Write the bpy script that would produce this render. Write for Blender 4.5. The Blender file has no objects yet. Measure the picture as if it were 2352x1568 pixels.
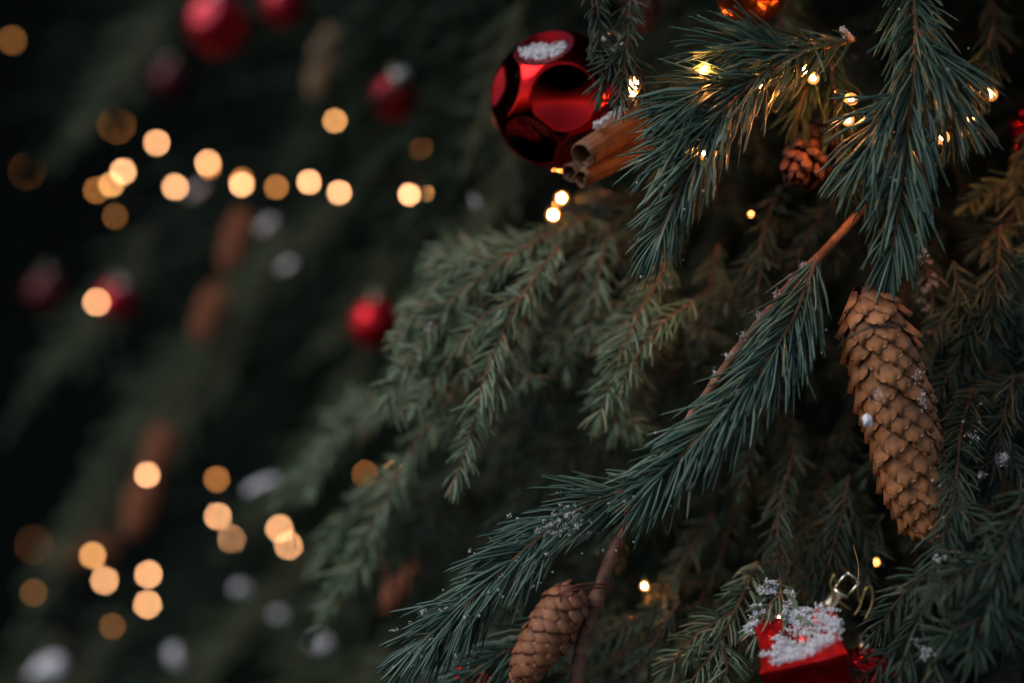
import bpy, math, random
import numpy as np
from mathutils import Vector, Matrix, Quaternion

random.seed(11)
RNG = np.random.default_rng(11)
S = bpy.context.scene
COL = S.collection
R = math.radians

# ------------------------------------------------------------------ camera
FOCUS = 0.70
CZ = 1.5
K = 0.72 / 2352.0                     # image width / distance for a 50 mm lens, in layout units
cam = bpy.data.cameras.new('camera')
cam.lens = 50.0
cam.sensor_width = 36.0
cam.clip_start = 0.02
cam.clip_end = 100.0
cam.dof.use_dof = True
cam.dof.focus_distance = FOCUS
cam.dof.aperture_fstop = 1.9
cam.dof.aperture_blades = 0
cam_o = bpy.data.objects.new('camera', cam)
COL.objects.link(cam_o)
cam_o.location = (0, 0, CZ)
cam_o.rotation_euler = (R(90), 0, 0)
S.camera = cam_o

# ------------------------------------------------------------------ dusk sky, weak soft sun
SUN_EL, SUN_AZ = 44.0, 246.0          # degrees; azimuth clockwise from +Y: behind the camera, to the left
w = bpy.data.worlds.new('World')
S.world = w
w.use_nodes = True
nt = w.node_tree
sky = nt.nodes.new('ShaderNodeTexSky')
sky.sky_type = 'NISHITA'
sky.sun_disc = False
sky.sun_elevation = R(SUN_EL)
sky.sun_rotation = R(SUN_AZ)
sky.air_density = 1.0
sky.dust_density = 1.2
bg = nt.nodes['Background']
nt.links.new(sky.outputs['Color'], bg.inputs['Color'])
bg.inputs['Strength'].default_value = 0.115
sun = bpy.data.lights.new('sun', 'SUN')
sun.energy = 1.5
sun.angle = R(34)
sun.color = (1.0, 0.98, 0.94)
sun_o = bpy.data.objects.new('sun', sun)
COL.objects.link(sun_o)
sd = Vector((math.sin(R(SUN_AZ)) * math.cos(R(SUN_EL)), math.cos(R(SUN_AZ)) * math.cos(R(SUN_EL)), math.sin(R(SUN_EL))))
sun_o.rotation_euler = sd.to_track_quat('Z', 'Y').to_euler()
sun_o.location = sd * 6

S.render.engine = 'CYCLES'
S.view_settings.view_transform = 'Standard'
S.view_settings.look = 'None'
S.view_settings.exposure = -0.2
S.view_settings.gamma = 1.0
S.view_settings.use_curve_mapping = False
S.cycles.max_bounces = 4
S.cycles.diffuse_bounces = 1
S.cycles.sample_clamp_indirect = 4.0
S.cycles.glossy_bounces = 2
S.cycles.transmission_bounces = 2

# ------------------------------------------------------------------ helpers
def W(x, y, d):
    """A point at distance d; x, y are layout units on a 2352 x 1568 sheet."""
    return Vector(((x - 1176) * K * d, d, CZ - (y - 784) * K * d))

def U(px, d):
    return px * K * d

def link(o, parent=None):
    COL.objects.link(o)
    if parent is not None:
        o.parent = parent
    return o

def thing(name, label, cat, loc=(0, 0, 0), group=None):
    o = bpy.data.objects.new(name, None)
    o.empty_display_size = 0.02
    COL.objects.link(o)
    o.location = loc
    return tag(o, label, cat, group)

def tag(o, label, cat, group=None, kind=None):
    o['label'] = label
    o['category'] = cat
    if group:
        o['group'] = group
    if kind:
        o['kind'] = kind
    return o

def attach(o, parent):
    """Parent o (built in world coordinates) to an Empty without moving it."""
    o.parent = parent
    o.matrix_parent_inverse = Matrix.Translation(-Vector(parent.location))
    return o

def mesh(name, verts, faces, mat=None, smooth=True, var=None):
    me = bpy.data.meshes.new(name)
    me.from_pydata([tuple(v) for v in verts], [], faces)
    if mat:
        me.materials.append(mat)
    if smooth:
        me.polygons.foreach_set('use_smooth', [True] * len(me.polygons))
    if var is not None:
        a = me.attributes.new('var', 'FLOAT', 'POINT')
        a.data.foreach_set('value', np.asarray(var, np.float32))
    me.update()
    return me

def npmesh(name, V, F, mat, var=None, smooth=True):
    """V (n,3), F (m,3) arrays -> mesh, fast."""
    me = bpy.data.meshes.new(name)
    V = np.ascontiguousarray(V, np.float32)
    F = np.ascontiguousarray(F, np.int32)
    me.vertices.add(len(V))
    me.vertices.foreach_set('co', V.ravel())
    me.loops.add(F.size)
    me.loops.foreach_set('vertex_index', F.ravel())
    me.polygons.add(len(F))
    me.polygons.foreach_set('loop_start', np.arange(0, F.size, 3, dtype=np.int32))
    me.polygons.foreach_set('loop_total', np.full(len(F), 3, np.int32))
    me.polygons.foreach_set('use_smooth', np.full(len(F), smooth))
    me.materials.append(mat)
    if var is not None:
        a = me.attributes.new('var', 'FLOAT', 'POINT')
        a.data.foreach_set('value', np.asarray(var, np.float32))
    me.update(calc_edges=True)
    me.validate()
    return me

def spline(pts, n):
    """Catmull-Rom through pts -> (n,3) evenly in parameter."""
    P = np.array([tuple(p) for p in pts], float)
    if len(P) == 2:
        t = np.linspace(0, 1, n)[:, None]
        return P[0] * (1 - t) + P[1] * t
    P = np.vstack([2 * P[0] - P[1], P, 2 * P[-1] - P[-2]])
    seg = len(P) - 3
    out = []
    for u in np.linspace(0, seg, n):
        i = min(int(u), seg - 1)
        t = u - i
        a, b, c, d = P[i:i + 4]
        out.append(0.5 * ((2 * b) + (c - a) * t + (2 * a - 5 * b + 4 * c - d) * t * t + (3 * b - a - 3 * c + d) * t ** 3))
    return np.array(out)

def norm(v):
    return v / np.maximum(np.linalg.norm(v, axis=-1, keepdims=True), 1e-9)

def tube(pts, rad, sides=6, closed=False, rough=0.0):
    """Tube along (n,3) points with radius array; returns verts, faces."""
    P = np.asarray(pts, float)
    n = len(P)
    r = np.broadcast_to(np.asarray(rad, float), (n,)).copy()
    T = norm(np.gradient(P, axis=0)) if not closed else norm(np.roll(P, -1, 0) - np.roll(P, 1, 0))
    up = np.array([0.13, -0.9, 0.42])
    A = norm(np.cross(T, up))
    B = np.cross(T, A)
    V, F = [], []
    for i in range(n):
        for k in range(sides):
            a = 2 * math.pi * k / sides
            rr = r[i] * (1 + rough * random.uniform(-1, 1))
            V.append(P[i] + rr * (math.cos(a) * A[i] + math.sin(a) * B[i]))
    m = n if closed else n - 1
    for i in range(m):
        for k in range(sides):
            a, b = i * sides + k, i * sides + (k + 1) % sides
            c, d = ((i + 1) % n) * sides + (k + 1) % sides, ((i + 1) % n) * sides + k
            F.append((a, b, c, d))
    if not closed:
        F.append(tuple(range(sides))[::-1])
        F.append(tuple((n - 1) * sides + k for k in range(sides)))
    return V, F

class MB:
    """Collects shapes for one mesh."""
    def __init__(self):
        self.V, self.F = [], []
    def add(self, vf):
        o = len(self.V)
        self.V += [tuple(v) for v in vf[0]]
        self.F += [tuple(i + o for i in f) for f in vf[1]]
        return self
    def build(self, name, mat, parent=None, smooth=True):
        o = bpy.data.objects.new(name, mesh(name, self.V, self.F, mat, smooth))
        return link(o, parent)

def lathe(profile, sides=20, base=(0, 0, 0), axis=(0, 0, 1)):
    """profile [(r, h)...] turned round an axis."""
    ax = Vector(axis).normalized()
    q = ax.to_track_quat('Z', 'Y')
    V, F = [], []
    for r, h in profile:
        for k in range(sides):
            a = 2 * math.pi * k / sides
            V.append(Vector(base) + q @ Vector((r * math.cos(a), r * math.sin(a), h)))
    for i in range(len(profile) - 1):
        for k in range(sides):
            a, b = i * sides + k, i * sides + (k + 1) % sides
            F.append((a, b, b + sides, a + sides))
    F.append(tuple(range(sides))[::-1])
    F.append(tuple((len(profile) - 1) * sides + k for k in range(sides)))
    return V, F

# ------------------------------------------------------------------ materials
def mat(name, color=(.5, .5, .5), rough=.5, metal=0.0, spec=.5, **kw):
    m = bpy.data.materials.new(name)
    m.use_nodes = True
    b = m.node_tree.nodes['Principled BSDF']
    b.inputs['Base Color'].default_value = (*color, 1)
    b.inputs['Roughness'].default_value = rough
    b.inputs['Metallic'].default_value = metal
    b.inputs['Specular IOR Level'].default_value = spec
    for k, v in kw.items():
        b.inputs[k.replace('_', ' ')].default_value = v
    return m

def ramp(m, fac, stops, target='Base Color'):
    n = m.node_tree
    r = n.nodes.new('ShaderNodeValToRGB')
    el = r.color_ramp.elements
    el[0].position, el[0].color = stops[0][0], (*stops[0][1], 1)
    el[1].position, el[1].color = stops[-1][0], (*stops[-1][1], 1)
    for p, c in stops[1:-1]:
        e = el.new(p)
        e.color = (*c, 1)
    n.links.new(fac, r.inputs['Fac'])
    if target:
        n.links.new(r.outputs['Color'], n.nodes['Principled BSDF'].inputs[target])
    return r

def noise(m, scale, detail=4, coord='Object', rough=.6):
    n = m.node_tree
    tc = n.nodes.new('ShaderNodeTexCoord')
    t = n.nodes.new('ShaderNodeTexNoise')
    t.inputs['Scale'].default_value = scale
    t.inputs['Detail'].default_value = detail
    t.inputs['Roughness'].default_value = rough
    n.links.new(tc.outputs[coord], t.inputs['Vector'])
    return t

def bump(m, src, strength, dist):
    n = m.node_tree
    b = n.nodes.new('ShaderNodeBump')
    b.inputs['Strength'].default_value = strength
    b.inputs['Distance'].default_value = dist
    n.links.new(src, b.inputs['Height'])
    n.links.new(b.outputs['Normal'], n.nodes['Principled BSDF'].inputs['Normal'])

def needle_mat(name, stops, rough=.42, spec=.5):
    m = mat(name, rough=rough, spec=spec)
    at = m.node_tree.nodes.new('ShaderNodeAttribute')
    at.attribute_name = 'var'
    ramp(m, at.outputs['Fac'], stops)
    return m

M = {}
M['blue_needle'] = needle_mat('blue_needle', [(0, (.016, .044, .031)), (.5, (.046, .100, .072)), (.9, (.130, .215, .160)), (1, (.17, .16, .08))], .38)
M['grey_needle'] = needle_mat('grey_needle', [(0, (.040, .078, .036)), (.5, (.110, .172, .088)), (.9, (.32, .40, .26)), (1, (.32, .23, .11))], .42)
M['dark_needle'] = needle_mat('dark_needle', [(0, (.006, .016, .010)), (.5, (.014, .031, .019)), (.95, (.032, .055, .033)), (1, (.06, .045, .02))], .55, .15)  # shade of the interior put into the colour, so gaps turn black
M['shade_needle'] = needle_mat('shade_needle', [(0, (.009, .025, .015)), (.5, (.023, .048, .029)), (.9, (.062, .098, .060)), (1, (.11, .085, .04))], .42, .4)  # shaded version of the short needles, dimness painted into the colour
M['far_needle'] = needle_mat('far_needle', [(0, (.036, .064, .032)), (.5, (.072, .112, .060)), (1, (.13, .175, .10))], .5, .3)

def bark(name, a, b, scale=160):
    m = mat(name, rough=.75)
    t = noise(m, scale, 5)
    ramp(m, t.outputs['Fac'], [(.3, a), (.7, b)])
    bump(m, t.outputs['Fac'], .5, .0006)
    return m
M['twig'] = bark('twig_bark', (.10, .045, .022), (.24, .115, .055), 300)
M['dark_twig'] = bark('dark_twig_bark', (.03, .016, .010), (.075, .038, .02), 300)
M['stick'] = bark('stick_bark', (.09, .036, .022), (.30, .145, .082), 150)
M['trunk'] = bark('trunk_bark', (.04, .03, .022), (.10, .075, .055), 30)
M['red'] = mat('red_mirror', (.52, .011, .012), .06, 1.0)
t = noise(M['red'], 160, 5)
ramp(M['red'], t.outputs['Fac'], [(.35, (.04, .04, .04)), (.75, (.20, .20, .20))], 'Roughness')
M['red_satin'] = mat('red_satin', (.60, .010, .022), .30, .75)
M['crimson'] = mat('crimson_satin', (.36, .008, .022), .32, .6)
M['dark_red'] = mat('dark_red_satin', (.10, .004, .008), .4, .3)
M['red_foil'] = mat('red_foil', (.70, .014, .018), .28, .8)
t = noise(M['red_foil'], 70, 6)
bump(M['red_foil'], t.outputs['Fac'], .45, .002)
M['copper'] = mat('copper_glass', (.30, .085, .028), .22, .9)
M['silver'] = mat('pale_gold_cap', (.72, .66, .48), .25, 1.0)
M['gold'] = mat('gold_thread', (.55, .38, .14), .35, .9)
M['wire'] = mat('green_wire', (.018, .035, .022), .5)
M['rust_wire'] = mat('rusty_wire', (.20, .06, .03), .5, .4)
M['socket'] = mat('socket_plastic', (.02, .04, .025), .4)
M['snow'] = mat('snow', (.84, .83, .87), .55, 0, .3)
t = noise(M['snow'], 900, 3)
bump(M['snow'], t.outputs['Fac'], .6, .0008)
M['drop'] = mat('water_drop', (.35, .40, .40), .05, 0, .9)
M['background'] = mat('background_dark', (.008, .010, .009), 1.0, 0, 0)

m = mat('glitter', (.62, .012, .02), .16, 1.0)
n = m.node_tree
tc = n.nodes.new('ShaderNodeTexCoord')
vo = n.nodes.new('ShaderNodeTexVoronoi')
vo.inputs['Scale'].default_value = 620
n.links.new(tc.outputs['Object'], vo.inputs['Vector'])
v1 = n.nodes.new('ShaderNodeVectorMath'); v1.operation = 'SUBTRACT'; v1.inputs[1].default_value = (.5, .5, .5)
v2 = n.nodes.new('ShaderNodeVectorMath'); v2.operation = 'SCALE'; v2.inputs['Scale'].default_value = 1.5
ge = n.nodes.new('ShaderNodeNewGeometry')
v3 = n.nodes.new('ShaderNodeVectorMath'); v3.operation = 'ADD'
v4 = n.nodes.new('ShaderNodeVectorMath'); v4.operation = 'NORMALIZE'
n.links.new(vo.outputs['Color'], v1.inputs[0]); n.links.new(v1.outputs[0], v2.inputs[0])
n.links.new(v2.outputs[0], v3.inputs[0]); n.links.new(ge.outputs['Normal'], v3.inputs[1])
n.links.new(v3.outputs[0], v4.inputs[0])
n.links.new(v4.outputs[0], n.nodes['Principled BSDF'].inputs['Normal'])
M['glitter'] = m

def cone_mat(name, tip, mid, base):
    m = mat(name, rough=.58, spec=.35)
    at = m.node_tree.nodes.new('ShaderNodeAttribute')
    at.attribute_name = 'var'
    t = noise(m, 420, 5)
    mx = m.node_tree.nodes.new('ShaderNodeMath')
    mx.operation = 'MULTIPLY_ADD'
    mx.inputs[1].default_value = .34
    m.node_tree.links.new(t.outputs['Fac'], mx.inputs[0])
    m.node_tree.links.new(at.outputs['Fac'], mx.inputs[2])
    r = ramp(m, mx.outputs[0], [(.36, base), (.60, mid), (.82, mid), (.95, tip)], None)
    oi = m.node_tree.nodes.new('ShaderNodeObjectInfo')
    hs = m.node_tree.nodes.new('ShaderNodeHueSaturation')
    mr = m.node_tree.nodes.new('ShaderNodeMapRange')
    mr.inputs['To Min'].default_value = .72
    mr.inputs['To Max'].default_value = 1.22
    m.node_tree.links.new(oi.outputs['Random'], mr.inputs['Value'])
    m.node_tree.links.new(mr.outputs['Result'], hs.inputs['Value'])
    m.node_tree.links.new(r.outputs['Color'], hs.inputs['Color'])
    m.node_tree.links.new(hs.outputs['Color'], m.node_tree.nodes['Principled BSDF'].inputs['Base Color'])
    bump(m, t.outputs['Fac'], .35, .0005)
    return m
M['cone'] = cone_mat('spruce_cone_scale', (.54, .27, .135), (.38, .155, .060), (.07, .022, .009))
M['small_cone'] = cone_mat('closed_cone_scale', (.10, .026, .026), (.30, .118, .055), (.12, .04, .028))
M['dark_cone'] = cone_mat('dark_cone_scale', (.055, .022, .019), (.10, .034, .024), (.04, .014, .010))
M['far_cone'] = mat('far_cone_brown', (.34, .105, .038), .6)
M['far_tan'] = mat('far_cone_tan', (.36, .22, .12), .6)

m = mat('cinnamon', rough=.72)
t = noise(m, 90, 6)
at = m.node_tree.nodes.new('ShaderNodeAttribute')
at.attribute_name = 'var'
mx = m.node_tree.nodes.new('ShaderNodeMath')
mx.operation = 'MULTIPLY_ADD'
mx.inputs[1].default_value = .5
m.node_tree.links.new(at.outputs['Fac'], mx.inputs[0])
m.node_tree.links.new(t.outputs['Fac'], mx.inputs[2])
ramp(m, mx.outputs[0], [(.4, (.07, .026, .010)), (1.0, (.26, .115, .050))])
bump(m, t.outputs['Fac'], .5, .0008)
M['cinnamon'] = m

def glow(name, strength, col=(1.0, .47, .17)):
    m = bpy.data.materials.new(name)
    m.use_nodes = True
    b = m.node_tree.nodes['Principled BSDF']
    b.inputs['Base Color'].default_value = (.8, .6, .4, 1)
    b.inputs['Emission Color'].default_value = (*col, 1)
    b.inputs['Emission Strength'].default_value = strength
    return m
BULB = {'bright': glow('bulb_bright', 40, (1, .47, .21)), 'mid': glow('bulb_mid', 28, (1, .44, .14)), 'dim': glow('bulb_dim', 11, (1, .36, .08)),
        'faint': glow('bulb_faint', 4.0, (1, .36, .07)), 'near': glow('bulb_near', 1400, (1, .36, .09))}
m = bpy.data.materials.new('bulb_shell')
m.use_nodes = True
n = m.node_tree
out = n.nodes['Material Output']
tr_ = n.nodes.new('ShaderNodeBsdfTransparent')
tr_.inputs['Color'].default_value = (1, .86, .66, 1)
em = n.nodes.new('ShaderNodeEmission')
em.inputs['Color'].default_value = (1, .34, .08, 1)
em.inputs['Strength'].default_value = 3.0
mxs = n.nodes.new('ShaderNodeMixShader')
mxs.inputs[0].default_value = .45
n.links.new(tr_.outputs[0], mxs.inputs[1]); n.links.new(em.outputs[0], mxs.inputs[2]); n.links.new(mxs.outputs[0], out.inputs['Surface'])
M['bulb_shell'] = m

# ------------------------------------------------------------------ background: near-black sheet added for the darkness behind, shuts out the sky
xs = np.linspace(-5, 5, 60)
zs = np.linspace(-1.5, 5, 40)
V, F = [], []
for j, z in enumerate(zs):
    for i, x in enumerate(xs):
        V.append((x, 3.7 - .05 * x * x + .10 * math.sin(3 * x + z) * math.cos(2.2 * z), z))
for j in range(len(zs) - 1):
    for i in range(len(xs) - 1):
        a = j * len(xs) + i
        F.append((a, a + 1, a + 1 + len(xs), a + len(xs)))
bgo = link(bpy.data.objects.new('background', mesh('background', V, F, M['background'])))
bgo['kind'] = 'structure'

# ------------------------------------------------------------------ needles and twigs
def needles_on(P, N, length, density, ang, width, lod=3, lat=.62, curl=.25, taper=True, tip=True, lo=.0):
    """Needles along the axis P (n,3) with plane normal N. Returns V, F, var arrays. lod 3: 4-sided 2 bands, 2: 3-sided 1 band, 1: 3 tris."""
    seg = np.linalg.norm(np.diff(P, axis=0), axis=1)
    s = np.concatenate([[0], np.cumsum(seg)])
    L = s[-1]
    n = max(6, int(L * density))
    u = RNG.uniform(lo, 1.0, n)
    if tip:
        nt_ = max(4, n // 14)
        u[:nt_] = RNG.uniform(.965, 1.0, nt_)
    pos = np.stack([np.interp(u * L, s, P[:, k]) for k in range(3)], 1)
    Tn = norm(np.gradient(P, axis=0))
    T = norm(np.stack([np.interp(u * L, s, Tn[:, k]) for k in range(3)], 1))
    Nn = np.broadcast_to(np.asarray(N, float), T.shape)
    B = norm(np.cross(T, Nn))
    Nn = norm(np.cross(B, T))
    side = RNG.choice([-1.0, 1.0], n)
    ph = RNG.normal(0, lat, n)                      # 0: in the plane of the twig
    a = np.radians(ang) * RNG.normal(1, .13, n)
    if tip:
        a = np.where(u > .965, a * RNG.uniform(.1, .75, n), a)
    lat_v = side[:, None] * np.cos(ph)[:, None] * B + np.sin(ph)[:, None] * Nn
    D = np.cos(a)[:, None] * T + np.sin(a)[:, None] * lat_v
    D = norm(D + RNG.normal(0, .05, D.shape))
    ln = length * RNG.normal(1, .13, n)
    if taper:
        ln *= np.interp(u, [0, .08, .75, 1], [.7, 1, .95, .72])
    cv = curl * RNG.normal(1, .5, n)
    bend = norm(T - D * np.sum(T * D, 1, keepdims=True)) * cv[:, None] + np.array([0, 0, -.06])
    A1 = norm(np.cross(D, Nn + RNG.normal(0, .4, D.shape)))
    A2 = np.cross(D, A1)
    wd = width * RNG.uniform(.8, 1.2, n)
    if lod == 3:
        ts, ws, k = (0.0, .12, .60, .92), (.35, .9, 1.0, .55), 4
    elif lod == 2:
        ts, ws, k = (0.0, .55), (.8, 1.0), 3
    else:
        ts, ws, k = (0.0,), (1.3,), 3
    rings = []
    for t_, w_ in zip(ts, ws):
        c = pos + D * (ln * t_)[:, None] + bend * (ln * t_ * t_)[:, None]
        for q in range(k):
            an = 2 * math.pi * q / k
            rings.append(c + (wd * w_ * .5)[:, None] * (math.cos(an) * A1 + .75 * math.sin(an) * A2))
    rings.append(pos + D * ln[:, None] + bend * ln[:, None])
    nv = len(rings)
    V = np.stack(rings, 1).reshape(-1, 3)
    f = []
    for b in range(len(ts) - 1):
        for q in range(k):
            i0, i1 = b * k + q, b * k + (q + 1) % k
            f += [(i0, i1, i1 + k), (i0, i1 + k, i0 + k)]
    b = (len(ts) - 1) * k
    for q in range(k):
        f.append((b + q, b + (q + 1) % k, nv - 1))
    F = (np.arange(n)[:, None, None] * nv + np.array(f)[None]).reshape(-1, 3)
    var = np.clip(RNG.normal(.5, .28, n), 0, .97)
    var[RNG.random(n) < .012] = 1.0
    return V, F, np.repeat(var, nv), (pos, D, ln)

def join(parts):
    V, F, A, o = [], [], [], 0
    for p in parts:
        V.append(p[0]); F.append(p[1] + o); A.append(p[2]); o += len(p[0])
    return np.vstack(V), np.vstack(F), np.concatenate(A)

ALL_TWIGS = []                                   # (base, direction, length) of every clear needle, for the snow to lie on

OUT = np.array([-.25, -.86, .42])                # the tree's outward side as the twigs see it

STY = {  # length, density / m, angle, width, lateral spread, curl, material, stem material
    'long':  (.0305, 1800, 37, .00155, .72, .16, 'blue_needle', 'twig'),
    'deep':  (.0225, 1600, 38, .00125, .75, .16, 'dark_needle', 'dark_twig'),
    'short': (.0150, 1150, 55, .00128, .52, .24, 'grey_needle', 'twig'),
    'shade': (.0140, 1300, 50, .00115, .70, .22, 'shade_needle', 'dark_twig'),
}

def twig_arrays(P, style, nrm=OUT, lod=3, ls=1.0, ds=1.0):
    L, den, ang, wd, lat, curl, _, _ = STY[style]
    r_ = needles_on(P, nrm, L * ls, den * ds, ang, wd * (.6 + .4 * ls), lod, lat, curl)
    ALL_TWIGS.append(r_[3])
    return r_

def stem_obj(name, P, r0, r1, material, parent, sides=7):
    rad = np.linspace(r0, r1, len(P)) * RNG.uniform(.9, 1.12, len(P))
    o = bpy.data.objects.new(name, mesh(name, *tube(P, rad, sides), material))
    return link(o, parent)

def drops_on(info, count, parent, size=.0007, mt='drop'):
    pos, D, ln = info
    mb = MB()
    for _ in range(count):
        i = RNG.integers(len(pos))
        t_ = RNG.choice([RNG.uniform(.2, 1), 1.0])
        p = pos[i] + D[i] * ln[i] * t_ + np.array([0, -.0006, -.0006])
        r = size * RNG.uniform(.45, 1.15)
        mb.add(lathe([(r * math.sin(a) + 1e-6, -r * math.cos(a)) for a in np.linspace(.05, math.pi - .05, 6)], 8, p))
    o = mb.build('droplets', M[mt], parent)
    o['kind'] = 'stuff'
    return o

# ------------------------------------------------------------------ the tree
tree = thing('spruce_tree', 'big dark green spruce tree whose drooping snowy branches carry all the ornaments', 'tree', (.95, 1.75, 0))
tr = spline([(.95, 1.75, 0), (.93, 1.74, 1.2), (.95, 1.75, 3.2)], 14)
attach(stem_obj('trunk', tr, .10, .05, M['trunk'], None, 14), tree)

def branch(pts, style='short', r0=.0010, r1=.0005, sides=(), lod=3, ls=1.0, ds=1.0, drops=0, nrm=OUT, n=26):
    """A branch of the tree through layout points; sides: list of side twigs (point lists)."""
    P = spline([W(*p) for p in pts], n)
    b = attach(stem_obj('branch', P, r0, r1, M[STY[style][7]], None), tree)
    arrs = [twig_arrays(P, style, nrm, lod, ls, ds)]
    info = arrs[0][3]
    for sp in sides:
        Q = spline([W(*p) for p in sp], 16)
        t_ = stem_obj('twig', Q, r0 * .75, r1 * .9, M[STY[style][7]], b, 6)
        t_.matrix_parent_inverse = Matrix.Translation(-Vector(tree.location))
        t_.matrix_parent_inverse = Matrix.Identity(4)
        t_.matrix_basis = Matrix.Identity(4)
        arrs.append(twig_arrays(Q, style, nrm, lod, ls * .92, ds))
    V, F, A = join(arrs)
    nd = link(bpy.data.objects.new('needles', npmesh('needles', V, F, M[STY[style][6]], A)), b)
    nd['kind'] = 'stuff'
    if drops:
        drops_on(info, drops, b)
    return b

def auto_sides(pts, k, length, spread=38, dz=.012, first=.15):
    """Side twigs for a branch, alternating left and right, in layout units."""
    P = spline([Vector(p) for p in pts], 60)
    out = []
    for i in range(k):
        u = first + (.86 - first) * (i + .5) / k
        j = int(u * 59)
        t_ = P[min(j + 2, 59)] - P[max(j - 2, 0)]
        a = math.atan2(t_[1], t_[0]) + R(spread * random.uniform(.75, 1.25)) * (1 if i % 2 else -1)
        l = length * (1.05 - .6 * u) * random.uniform(.8, 1.2)
        e = (P[j][0] + math.cos(a) * l, P[j][1] + math.sin(a) * l, P[j][2] + random.uniform(-dz, dz))
        md = (P[j][0] + math.cos(a) * l * .5, P[j][1] + math.sin(a) * l * .5 - 4, P[j][2] + random.uniform(-dz, dz) * .4)
        out.append([tuple(P[j]), md, e])
    return out

# branches in the clear middle, short grey-green needles
branch([(1345, 500, .81), (1180, 585, .785), (1040, 690, .785), (960, 800, .785), (892, 905, .785)], 'short', ds=1.15, sides=[
    [(1180, 585, .785), (1070, 600, .79), (985, 660, .80)], [(1040, 690, .785), (960, 715, .79), (905, 790, .80)],
    [(1100, 640, .80), (1060, 730, .79), (1000, 800, .79)], [(892, 905, .80), (915, 935, .80), (940, 950, .80)]])
branch([(1290, 560, .78), (1200, 680, .76), (1125, 830, .75), (1085, 980, .75), (1045, 1110, .75)], 'short', ds=1.1, sides=[
    [(1200, 680, .76), (1120, 720, .76), (1050, 790, .77)], [(1150, 780, .755), (1150, 860, .75), (1120, 930, .75)]])
branch([(1240, 545, .82), (1120, 570, .83), (1010, 620, .84), (930, 720, .84)], 'short', sides=[
    [(1120, 570, .85), (1030, 570, .86), (975, 610, .87)]])
branch([(1400, 520, .80), (1378, 620, .78), (1352, 770, .775)], 'short', ls=.95)
branch([(1560, 560, .79), (1480, 700, .76), (1430, 800, .75), (1375, 965, .75)], 'short', drops=14, sides=[
    [(1595, 690, .76), (1515, 750, .75), (1455, 830, .745), (1430, 880, .745)], [(1480, 700, .76), (1420, 760, .765), (1395, 830, .77)]])
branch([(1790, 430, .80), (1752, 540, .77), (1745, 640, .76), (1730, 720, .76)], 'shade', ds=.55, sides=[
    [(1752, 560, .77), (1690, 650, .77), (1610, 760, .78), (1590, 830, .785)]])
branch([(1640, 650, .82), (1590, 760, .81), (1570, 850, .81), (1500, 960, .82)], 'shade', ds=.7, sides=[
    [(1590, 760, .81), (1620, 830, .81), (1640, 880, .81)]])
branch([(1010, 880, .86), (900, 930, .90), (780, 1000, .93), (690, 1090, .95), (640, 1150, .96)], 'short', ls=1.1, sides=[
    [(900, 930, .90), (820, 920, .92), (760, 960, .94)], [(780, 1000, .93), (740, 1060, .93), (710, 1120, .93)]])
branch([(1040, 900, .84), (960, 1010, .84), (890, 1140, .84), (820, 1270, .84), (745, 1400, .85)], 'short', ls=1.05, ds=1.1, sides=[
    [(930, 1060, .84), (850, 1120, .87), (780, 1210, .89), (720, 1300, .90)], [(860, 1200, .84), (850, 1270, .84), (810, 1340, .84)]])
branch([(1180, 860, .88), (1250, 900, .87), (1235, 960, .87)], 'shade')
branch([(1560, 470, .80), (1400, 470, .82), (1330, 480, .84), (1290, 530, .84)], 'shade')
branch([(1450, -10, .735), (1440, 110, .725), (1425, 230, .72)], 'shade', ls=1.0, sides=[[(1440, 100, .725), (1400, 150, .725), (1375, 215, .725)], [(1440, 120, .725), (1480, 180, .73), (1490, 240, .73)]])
branch([(1365, -60, .74), (1375, 40, .73), (1380, 130, .73)], 'shade', ls=.95)
for p_ in ([(1235, 610, .81), (1205, 740, .80), (1170, 900, .80)], [(1290, 640, .82), (1262, 790, .81), (1228, 955, .81)], [(1345, 570, .81), (1318, 700, .80), (1300, 840, .80)],
           [(1120, 690, .79), (1030, 820, .785), (955, 930, .785)], [(1160, 810, .80), (1085, 900, .80), (1010, 1000, .81)], [(1180, 1000, .88), (1130, 1110, .88), (1080, 1210, .88)],
           [(1465, 740, .79), (1432, 860, .785), (1410, 985, .785)], [(1650, 560, .81), (1625, 680, .80), (1600, 800, .80)], [(1530, 600, .81), (1490, 700, .805), (1475, 800, .805)],
           [(1110, 1000, .87), (1040, 1110, .87), (980, 1230, .88)], [(960, 1130, .90), (890, 1230, .91), (830, 1350, .92)]):
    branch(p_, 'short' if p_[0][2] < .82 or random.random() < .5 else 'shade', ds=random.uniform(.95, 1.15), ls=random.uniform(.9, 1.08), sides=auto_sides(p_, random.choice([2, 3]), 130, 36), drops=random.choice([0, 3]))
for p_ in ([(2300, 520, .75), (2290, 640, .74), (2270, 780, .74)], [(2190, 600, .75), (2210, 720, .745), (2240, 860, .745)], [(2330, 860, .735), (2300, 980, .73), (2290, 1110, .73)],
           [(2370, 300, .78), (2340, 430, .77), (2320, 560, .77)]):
    branch(p_, 'shade', ds=1.1, ls=1.1, sides=auto_sides(p_, 4, 170, 40))
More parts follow.
